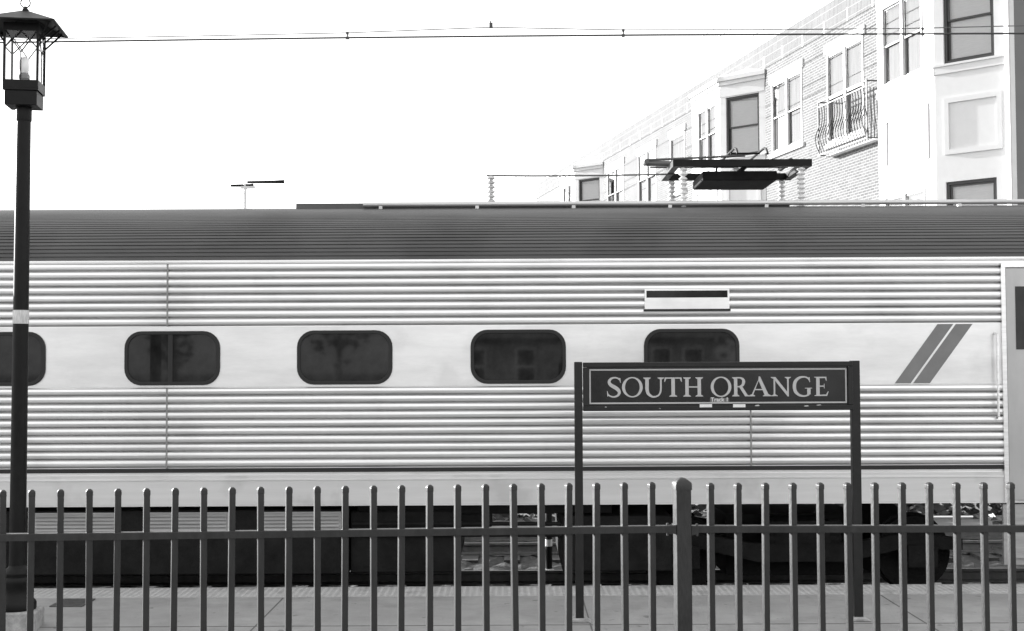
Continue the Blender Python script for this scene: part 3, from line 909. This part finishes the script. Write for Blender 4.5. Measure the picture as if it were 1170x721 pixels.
def gU():
    return Glyph().stroke([(4.3, 22, 4), (4.3, 15, 4), (4.3, 8.6, 3.9), (5.6, 3.6, 3.4), (9.3, .5, 2.4), (12.6, -.1, 1.8), (16.8, 1.3, 1.8), (19.4, 5, 1.9), (20, 10, 1.9), (20, 16, 1.9), (20, 22, 1.9)]).serif(4.3, 4, 0, 8.4, 22, -1).serif(20, 1.9, 16.4, 23.8, 22, -1)
def gT():
    return Glyph().stem(10.5, 4.0, bot=(6, 15)).poly((.9, 20.6), (20.1, 20.6), (20.1, 22), (.9, 22)).poly((.9, 22), (2.8, 20.6), (1.2, 17), (.4, 17)).poly((20.1, 22), (18.2, 20.6), (19.8, 17), (20.6, 17))
def gH():
    return Glyph().stem(4.4, 4, top=(0, 8.8), bot=(0, 8.8)).stem(18.6, 4, top=(14.2, 23), bot=(14.2, 23)).poly((6, 10.3), (17, 10.3), (17, 11.7), (6, 11.7))
def gR():
    return Glyph().stem(4.2, 4, top=(0, 5), bot=(0, 8.4)).stroke([(4, 21.2, 1.5), (9, 21.3, 1.6), (12.6, 19.8, 2.8), (13.7, 16.6, 3.8), (12.4, 13, 3), (9, 11.2, 1.6), (5, 11, 1.3)]).poly((7.8, 11.6), (11.6, 11.8), (18.2, 1.6), (21, .7), (21, 0), (15.2, 0))
def gA():
    return Glyph().poly((12.0, 22.6), (13.6, 22.6), (23.6, .6), (18.9, .6), (11.6, 18.4)).poly((12.6, 21), (11.9, 18), (5.0, .6), (3.2, .6)).poly((6.6, 7.0), (18, 7.0), (17.5, 8.3), (7.1, 8.3)).serif(4.2, 1.8, .6, 7.6, 0, 1).serif(21.2, 4, 16.6, 26.2, 0, 1)
def gN():
    return Glyph().stem(4.2, 1.8, bot=(.6, 7.8)).stem(19.6, 1.8, top=(16.2, 23)).poly((.2, 22), (5.4, 22), (20.5, 2.6), (20.5, -.4), (19.2, -.4), (3.4, 19.8), (.2, 21.3))
def gG():
    return Glyph().stroke([(19.6, 18, 1.2), (17.4, 20.8, 1.6), (13, 22, 1.8), (7.6, 20.8, 2.7), (3.4, 16.8, 3.7), (2.1, 11, 4), (3.4, 5.2, 3.7), (7.6, 1.2, 2.7), (13, 0, 1.8), (17.2, .9, 1.8), (19.2, 2.0, 1.8)]).poly((17, 1.2), (20.8, 2), (20.8, 9.2), (17, 9.2)).poly((14.4, 8.7), (22.6, 8.7), (22.6, 9.4), (14.4, 9.4)).poly((18.7, 21.7), (19.8, 21.7), (20.4, 16), (19.6, 16))
def gE():
    return Glyph().stem(4.2, 4).poly((0, 21.3), (4, 20.4), (13.6, 20.5), (14.2, 22), (0, 22)).poly((12.6, 20.9), (14.2, 22), (14.3, 17.4), (13.6, 17.4)).poly((5, 10.6), (11.6, 10.6), (11.6, 11.9), (5, 11.9)).poly((11.2, 14), (11.8, 14), (11.8, 8.6), (11.2, 8.6)).poly((0, 0), (14.6, 0), (16.6, 5.2), (15.8, 5.2), (13.4, 1.6), (4, 1.5), (0, .7))
pxm = (SP(900, 440)[0] - SP(700, 440)[0]) / 200
zb0 = SP(820, 452.9)[1]
k22 = (SP(820, 431)[1] - zb0) / 22
letters = [('S', gS, 693.0, 16.2 / 15.8), ('O', gO, 710.4, 1), ('U', gU, 734.7, 1), ('T', gT, 758.2, 1), ('H', gH, 780.2, .985), ('O', gO, 811.5, 1), ('R', gR, 836.0, .96), ('A', gA, 854.4, 1), ('N', gN, 880.0, 1), ('G', gG, 904.9, .98), ('E', gE, 929.7, .98)]
for (nm, g, px, sx) in letters:
    gl = g(); m = MB(); x0 = SP(px, 442)[0]
    h = .004
    for k, pl_ in enumerate(gl.p):
        m.prism([(x0 + a * sx * pxm, zb0 + b * k22) for a, b in pl_], FN, ys_ - h - .0004 * k, ys_)
    for (o_, i_) in gl.r:
        m.ring([(x0 + a * sx * pxm, zb0 + b * k22) for a, b in o_], [(x0 + a * sx * pxm, zb0 + b * k22) for a, b in i_], FN, ys_ - h, ys_)
    m.build('letter', M['letter'], panel, off=SL)
# small track label and stickers
m = MB(); xa, za = SP(811, 459.4); xb, zb1 = SP(832.5, 454.6); m.box(xa, xb, ys_ - .0016, ys_, za, zb1); tl = m.build('track_label', mat('grey_label', .12, .5), panel, off=SL)
fc = bpy.data.curves.new('t', 'FONT'); fc.body = 'Track 1'; fc.size = .052; fc.extrude = .0006; fc.align_x = 'CENTER'; fc.offset = .0006
to = bpy.data.objects.new('t', fc); COL.objects.link(to)
dg = bpy.context.evaluated_depsgraph_get(); dg.update()
me = bpy.data.meshes.new_from_object(to.evaluated_get(dg)); bpy.data.objects.remove(to)
me.materials.clear(); me.materials.append(M['sticker'])
lo = bpy.data.objects.new('label_text', me); COL.objects.link(lo); lo.parent = tl
lo.rotation_euler = (math.pi / 2, 0, 0); lo.location = ((xa + xb) / 2 - SL.x, ys_ - .0025 - SL.y, za + .006 - SL.z)
for (a, b) in ((798.5, 812.5), (836.5, 850.5)):
    m = MB(); x0, z0_ = SP(a, 465.2); x1, z1_ = SP(b, 461.6); m.box(x0, x1, YS - .0535, YS - .0502, z0_, z1_); m.build('sticker', M['sticker'], sg, off=SL)

for (a, b, c, d) in ((861, 867, 462.2, 464.0), (917, 923, 462.8, 464.4), (931, 937, 461.9, 463.2), (690, 693, 464.2, 465.4), (752, 754, 466.0, 467.0)):
    m = MB(); x0, z0_ = SP(a, d); x1, z1_ = SP(b, c)
    m.prism([(x0, z0_ + .003), (x0 + .02, z0_), (x1, z0_ + .004), (x1 - .012, z1_), (x0 + .01, z1_ - .003)], FN, YS - .0512, YS - .0502); m.build('scuff', M['letter'], sg, off=SL)

# ------------------------------------------------------------------ platform drain cover
a_, b_ = at(58, 688, 12.87), at(119, 682, 13.2)
m = MB(); m.box(a_.x, b_.x - .1, 12.83, 13.24, .0, .012)
for k in range(8): m.box(a_.x + .03, b_.x - .13, 12.86 + k * .046, 12.88 + k * .046, .012, .016)
tag(m.build('drain_cover', M['plate']), 'dark rectangular cover plate set in the platform beside the lamp post', 'cover plate')

# ------------------------------------------------------------------ street lamp
YL = 11.8
lx = at(25.4, 200, YL).x
lp = empty('street_lamp', (lx - .012, YL, 0), 0)
tag(lp, 'black street lamp with a pyramid hooded glass lantern on a concrete footing', 'street lamp')
lp.rotation_euler = (0, R(.25), R(8))
m = MB(); m.box(-.20, .20, -.20, .20, -.01, .17); m.build('footing', M['concrete_old'], lp, bevel=.015)
m = MB(); m.lathe([(.165, .172), (.168, .18), (.168, .23), (.16, .245), (.145, .26), (.128, .30), (.122, .34), (.128, .38), (.138, .41), (.138, .44), (.128, .46), (.115, .465), (.115, .478), (.12, .485), (.12, .50), (.095, .53), (.078, .545), (.072, .56)], 32); m.build('pole_base', M['pole'], lp, smooth=True)
m = MB(); m.lathe([(.0715, .56), (.069, 2.0), (.0625, 4.58)], 32); po = m.build('pole', M['pole'], lp, smooth=True)
zt1, zt0 = at(24, 354.5, YL).z, at(24, 370, YL).z
m = MB(); m.lathe([(.0698, zt0), (.0702, zt0 + .002), (.0700, zt1 - .002), (.0696, zt1)], 32); m.build('tape_band', M['tape'], po, smooth=True)
m = MB(); m.lathe([(.068, 4.55), (.070, 4.56), (.070, 4.65), (.067, 4.673)], 32); m.build('collar', M['pole'], lp, smooth=True)
m = MB(); m.box(-.140, .140, -.140, .140, 4.675, 4.805); m.build('lantern_base', M['pole'], lp, bevel=.004)
hw = .153; z0, z1, z2, z3 = 4.808, 4.898, 5.345, 5.415
m = MB()
m.box(-hw, hw, -hw, hw, z0, z0 + .02)
for s in (-1, 1):
    m.box(-hw, hw, s * hw, s * (hw - .016), z0 + .021, z1); m.box(s * hw, s * (hw - .016), -hw + .017, hw - .017, z0 + .021, z1)
    m.box(-hw, hw, s * hw, s * (hw - .016), z2, z3); m.box(s * hw, s * (hw - .016), -hw + .017, hw - .017, z2, z3)
    for q in (-1, 1):
        m.box(s * hw, s * (hw - .02), q * hw, q * (hw - .02), z1 + .001, z2 - .001)
m.build('lantern_frame', M['pole'], lp)
for k in range(4):
    rm = Matrix.Rotation(k * math.pi / 2, 3, 'Z')
    m = MB(); yb = -hw + .005
    zy = z1 + (z2 - z1) * .56
    def bar(a, b, c, d):
        m.tube([rm @ Vector((a, yb, b)), rm @ Vector((c, yb, d))], .006, 6)
    bar(0, z1, 0, zy); bar(0, zy, -hw + .02, z2 - .005); bar(0, zy, hw - .02, z2 - .005)
    bar(0, z2 - .004, -hw + .02, zy + .05); bar(0, z2 - .004, hw - .02, zy + .05)
    m.build('muntin', M['pole'], lp)
    m = MB(); e = hw - .02
    m.quad(*[rm @ Vector(q) for q in ((-e, yb + .007, z1), (e, yb + .007, z1), (e, yb + .007, z2), (-e, yb + .007, z2))])
    m.build('pane', M['lamp_glass'], lp)
he = .318; ze = 5.402; zap = 5.568
m = MB()
B4 = [(-he, -he), (he, -he), (he, he), (-he, he)]
for k in range(4):
    (ax, ay), (bx, by_) = B4[k], B4[(k + 1) % 4]
    m.quad((ax, ay, ze + .012), (bx, by_, ze + .012), (0, 0, zap))
    m.quad((ax, ay, ze), (bx, by_, ze), (bx, by_, ze + .012), (ax, ay, ze + .012))
i4 = [(x_ * .93, y_ * .93) for x_, y_ in B4]
for k in range(4):
    (ax, ay), (bx, by_) = B4[k], B4[(k + 1) % 4]; (cx, cy), (dx, dy) = i4[k], i4[(k + 1) % 4]
    m.quad((ax, ay, ze), (cx, cy, ze), (dx, dy, ze), (bx, by_, ze))
    m.quad((cx, cy, ze), (dx, dy, ze), (0, 0, zap - .03))
m.build('hood', M['pole'], lp)
def brace(a, b, r_):
    m = MB(); m.tube([a, b], r_, 6); m.build('hood_brace', M['pole'], lp)
for sx in (-1, 1):
    for sy in (-1, 1):
        brace((sx * (hw - .005), sy * (hw - .005), z2 - .10), (sx * (he - .05), sy * (he - .05), ze + .012), .009)
    for yy in (-.08, .08): brace((sx * hw, yy, z2 - .06), (sx * (he - .03), yy, ze + .01), .008)
m = MB(); m.lathe([(.03, zap - .02), (.032, zap), (.02, zap + .012), (.012, zap + .03)], 16); m.build('finial', M['pole'], lp, smooth=True)
m = MB(); n = 28; m.tube([(.042 * math.cos(2 * math.pi * k / n), 0, zap + .062 + .042 * math.sin(2 * math.pi * k / n)) for k in range(n + 1)], .006, 6); m.build('finial_ring', M['pole'], lp, smooth=True)
m = MB(); m.lathe([(.035, z1 - .06), (.035, z1 + .03), (.05, z1 + .04), (.05, z1 + .07), (.03, z1 + .09)], 18); m.build('lamp_socket', M['pale_sash'], lp, smooth=True)
m = MB(); m.lathe([(.03, z1 + .091), (.045, z1 + .12), (.05, z1 + .16), (.046, z1 + .20), (.03, z1 + .23), (.01, z1 + .24)], 20); m.build('bulb', M['globe'], lp, smooth=True)

# ------------------------------------------------------------------ fence
def rsq(h, r, n=4):
    return rrect(2 * h, 2 * h, r, n)
pk = MB(); pk.prism(rsq(.0128, .004), lambda a, b, h: (a, b, h), 0, 1)
pick_me = None
def fence_panel(pts, label, e0, e1, parent_name='picket_fence'):
    """pts: list of (base xy, z of picket top, z of rail top); evenly spaced pickets between the two end points"""
    global pick_me
    (A, ta, ra), (B, tb, rb), n, (k0, k1) = pts
    rt = empty(parent_name, (A.x, A.y, .62))
    tag(rt, label, 'fence')
    d = B - A
    zbase = .70
    for k in range(k0, k1 + 1):
        f = k / n
        p = A + d * f; zt = ta + (tb - ta) * f
        if pick_me is None:
            m = MB(); m.prism(rsq(.0128, .004), lambda a, b, h: (a, b, h), -1.08, -.012)
            o = m.build('picket', M['black'], rt, smooth=True); o.data.set_sharp_from_angle(angle=R(60))
            m = MB(); 
            q = .0136
            m.box(-q, q, -q, q, -.026, -.006)
            b = len(m.v); m.v += [(-q, -q, -.0055), (q, -q, -.0055), (q, q, -.0055), (-q, q, -.0055), (-.006, -.006, .003), (.006, -.006, .003), (.006, .006, .003), (-.006, .006, .003)]
            m.f += [(b, b + 1, b + 5, b + 4), (b + 1, b + 2, b + 6, b + 5), (b + 2, b + 3, b + 7, b + 6), (b + 3, b, b + 4, b + 7), (b + 4, b + 5, b + 6, b + 7)]
            c = m.build('cap', M['black'], o, bevel=.0025)
            pick_me = o
        else:
            o = pick_me.copy(); COL.objects.link(o); o.parent = rt
            c = pick_me.children[0].copy(); COL.objects.link(c); c.parent = o
        o.location = (p.x - A.x, p.y - A.y, zt - .62)
        o.rotation_euler = (random.gauss(0, .003), random.gauss(0, .0035), R(21) + random.gauss(0, .025))
    ang = math.atan2(d.y, d.x)
    for (dz) in (0, -.92):
        m = MB()
        a = A + d * e0; b = A + d * e1
        u = d.normalized(); w = Vector((-u.y, u.x))
        za = ra + (rb - ra) * e0 + dz; zb = ra + (rb - ra) * e1 + dz
        hh, dd = .029, .0195
        prof = [(-dd, -hh), (dd, -hh), (dd, -.003), (dd - .003, 0), (-dd + .003, 0), (-dd, -.003)]
        i = len(m.v); n_ = len(prof)
        for (pp, zz) in ((a, za), (b, zb)):
            for (q, z_) in prof: m.v.append((pp.x - w.x * -q, pp.y + w.y * q, zz + z_))
        m.f.append(tuple(i + k for k in range(n_))); m.f.append(tuple(i + n_ + k for k in reversed(range(n_))))
        for k in range(n_): m.f.append((i + k, i + (k + 1) % n_, i + n_ + (k + 1) % n_, i + n_ + k))
        m.build('rail', M['black'], rt, off=(A.x, A.y, .62))
    return rt
def v2(p): return Vector((p.x, p.y))
YA, YB = 5.38, 5.51
PA = at(36.5, 560.2, YA); PB = at(744.3, 551.4, YB)
RA = at(36.5, 609.3, YA).z; RB = at(744.3, 600.4, YB).z
postx = at(779.5, 600, 5.53)
u0 = (v2(PB) - v2(PA)).length
e1 = ((postx.x - .034) - PA.x) / (PB.x - PA.x)
fence_panel(((v2(PA), PA.z, RA), (v2(PB), PB.z, RB), 22, (-24, 22)), 'black metal picket fence panel left of the square post', -25 / 22, e1)
YA2, YB2 = 5.555, 5.595
PA2 = at(811.5, 552.3, YA2); PB2 = at(1154.5, 551.6, YB2)
RA2 = at(811.5, 600.2, YA2).z; RB2 = at(1154.5, 599.8, YB2).z
e0 = ((postx.x + .034) - PA2.x) / (PB2.x - PA2.x)
fence_panel(((v2(PA2), PA2.z, RA2), (v2(PB2), PB2.z, RB2), 11, (0, 36)), 'black metal picket fence panel right of the square post', e0, 37 / 11)
fp = empty('fence_post', (postx.x, 5.53, .62), R(9))
tag(fp, 'thick square black fence post with a domed cap between two picket panels', 'fence post')
ztp = at(779.5, 556, 5.53).z - .62
m = MB(); m.prism(rsq(.0325, .008, 5), lambda a, b, h: (a, b, h), 0, ztp); m.build('post', M['black'], fp, smooth=True)
zcap = at(779.5, 545.5, 5.53).z - .62
m = MB()
n = 5
prev = None
rows = [(.0355, ztp - .012), (.0355, ztp + .012), (.034, ztp + .018), (.024, ztp + (zcap - ztp) * .72), (.014, ztp + (zcap - ztp) * .93), (.004, zcap)]
ringn = len(rsq(.0355, .008, n))
for (h, z_) in rows:
    m.v += [(a, b, z_) for a, b in rsq(h, min(.008, h * .6), n)]
for k in range(len(rows) - 1):
    for j in range(ringn):
        a = k * ringn + j; b = k * ringn + (j + 1) % ringn
        m.f.append((a, b, b + ringn, a + ringn))
m.f.append(tuple((len(rows) - 1) * ringn + j for j in range(ringn)))
m.build('post_cap', M['black'], fp, smooth=True)
m = MB(); m.tube([(0.003, -.0335, ztp - .03), (.003, -.031, ztp - .03)], .0032, 8); m.build('bolt_hole', M['gasket'], fp)
for s, zz in ((-1, RB), (1, RA2)):
    m = MB(); z_ = zz - .62
    xx = s * .0335
    m.box(xx, xx + s * .004, -.026, .026, z_ - .036, z_ + .004)
    m.box(xx, xx + s * .03, -.024, -.0205, z_ - .034, z_ + .002)
    br = m.build('bracket', M['black'], fp)
    m = MB(); m.lathe([(.006, z_ + .001), (.006, z_ + .007), (.003, z_ + .009)], 8, (xx + s * .03, 0)); m.lathe([(.005, z_ - .043), (.005, z_ - .03)], 8, (xx + s * .03, 0)); m.build('bolt', M['rail'], br)
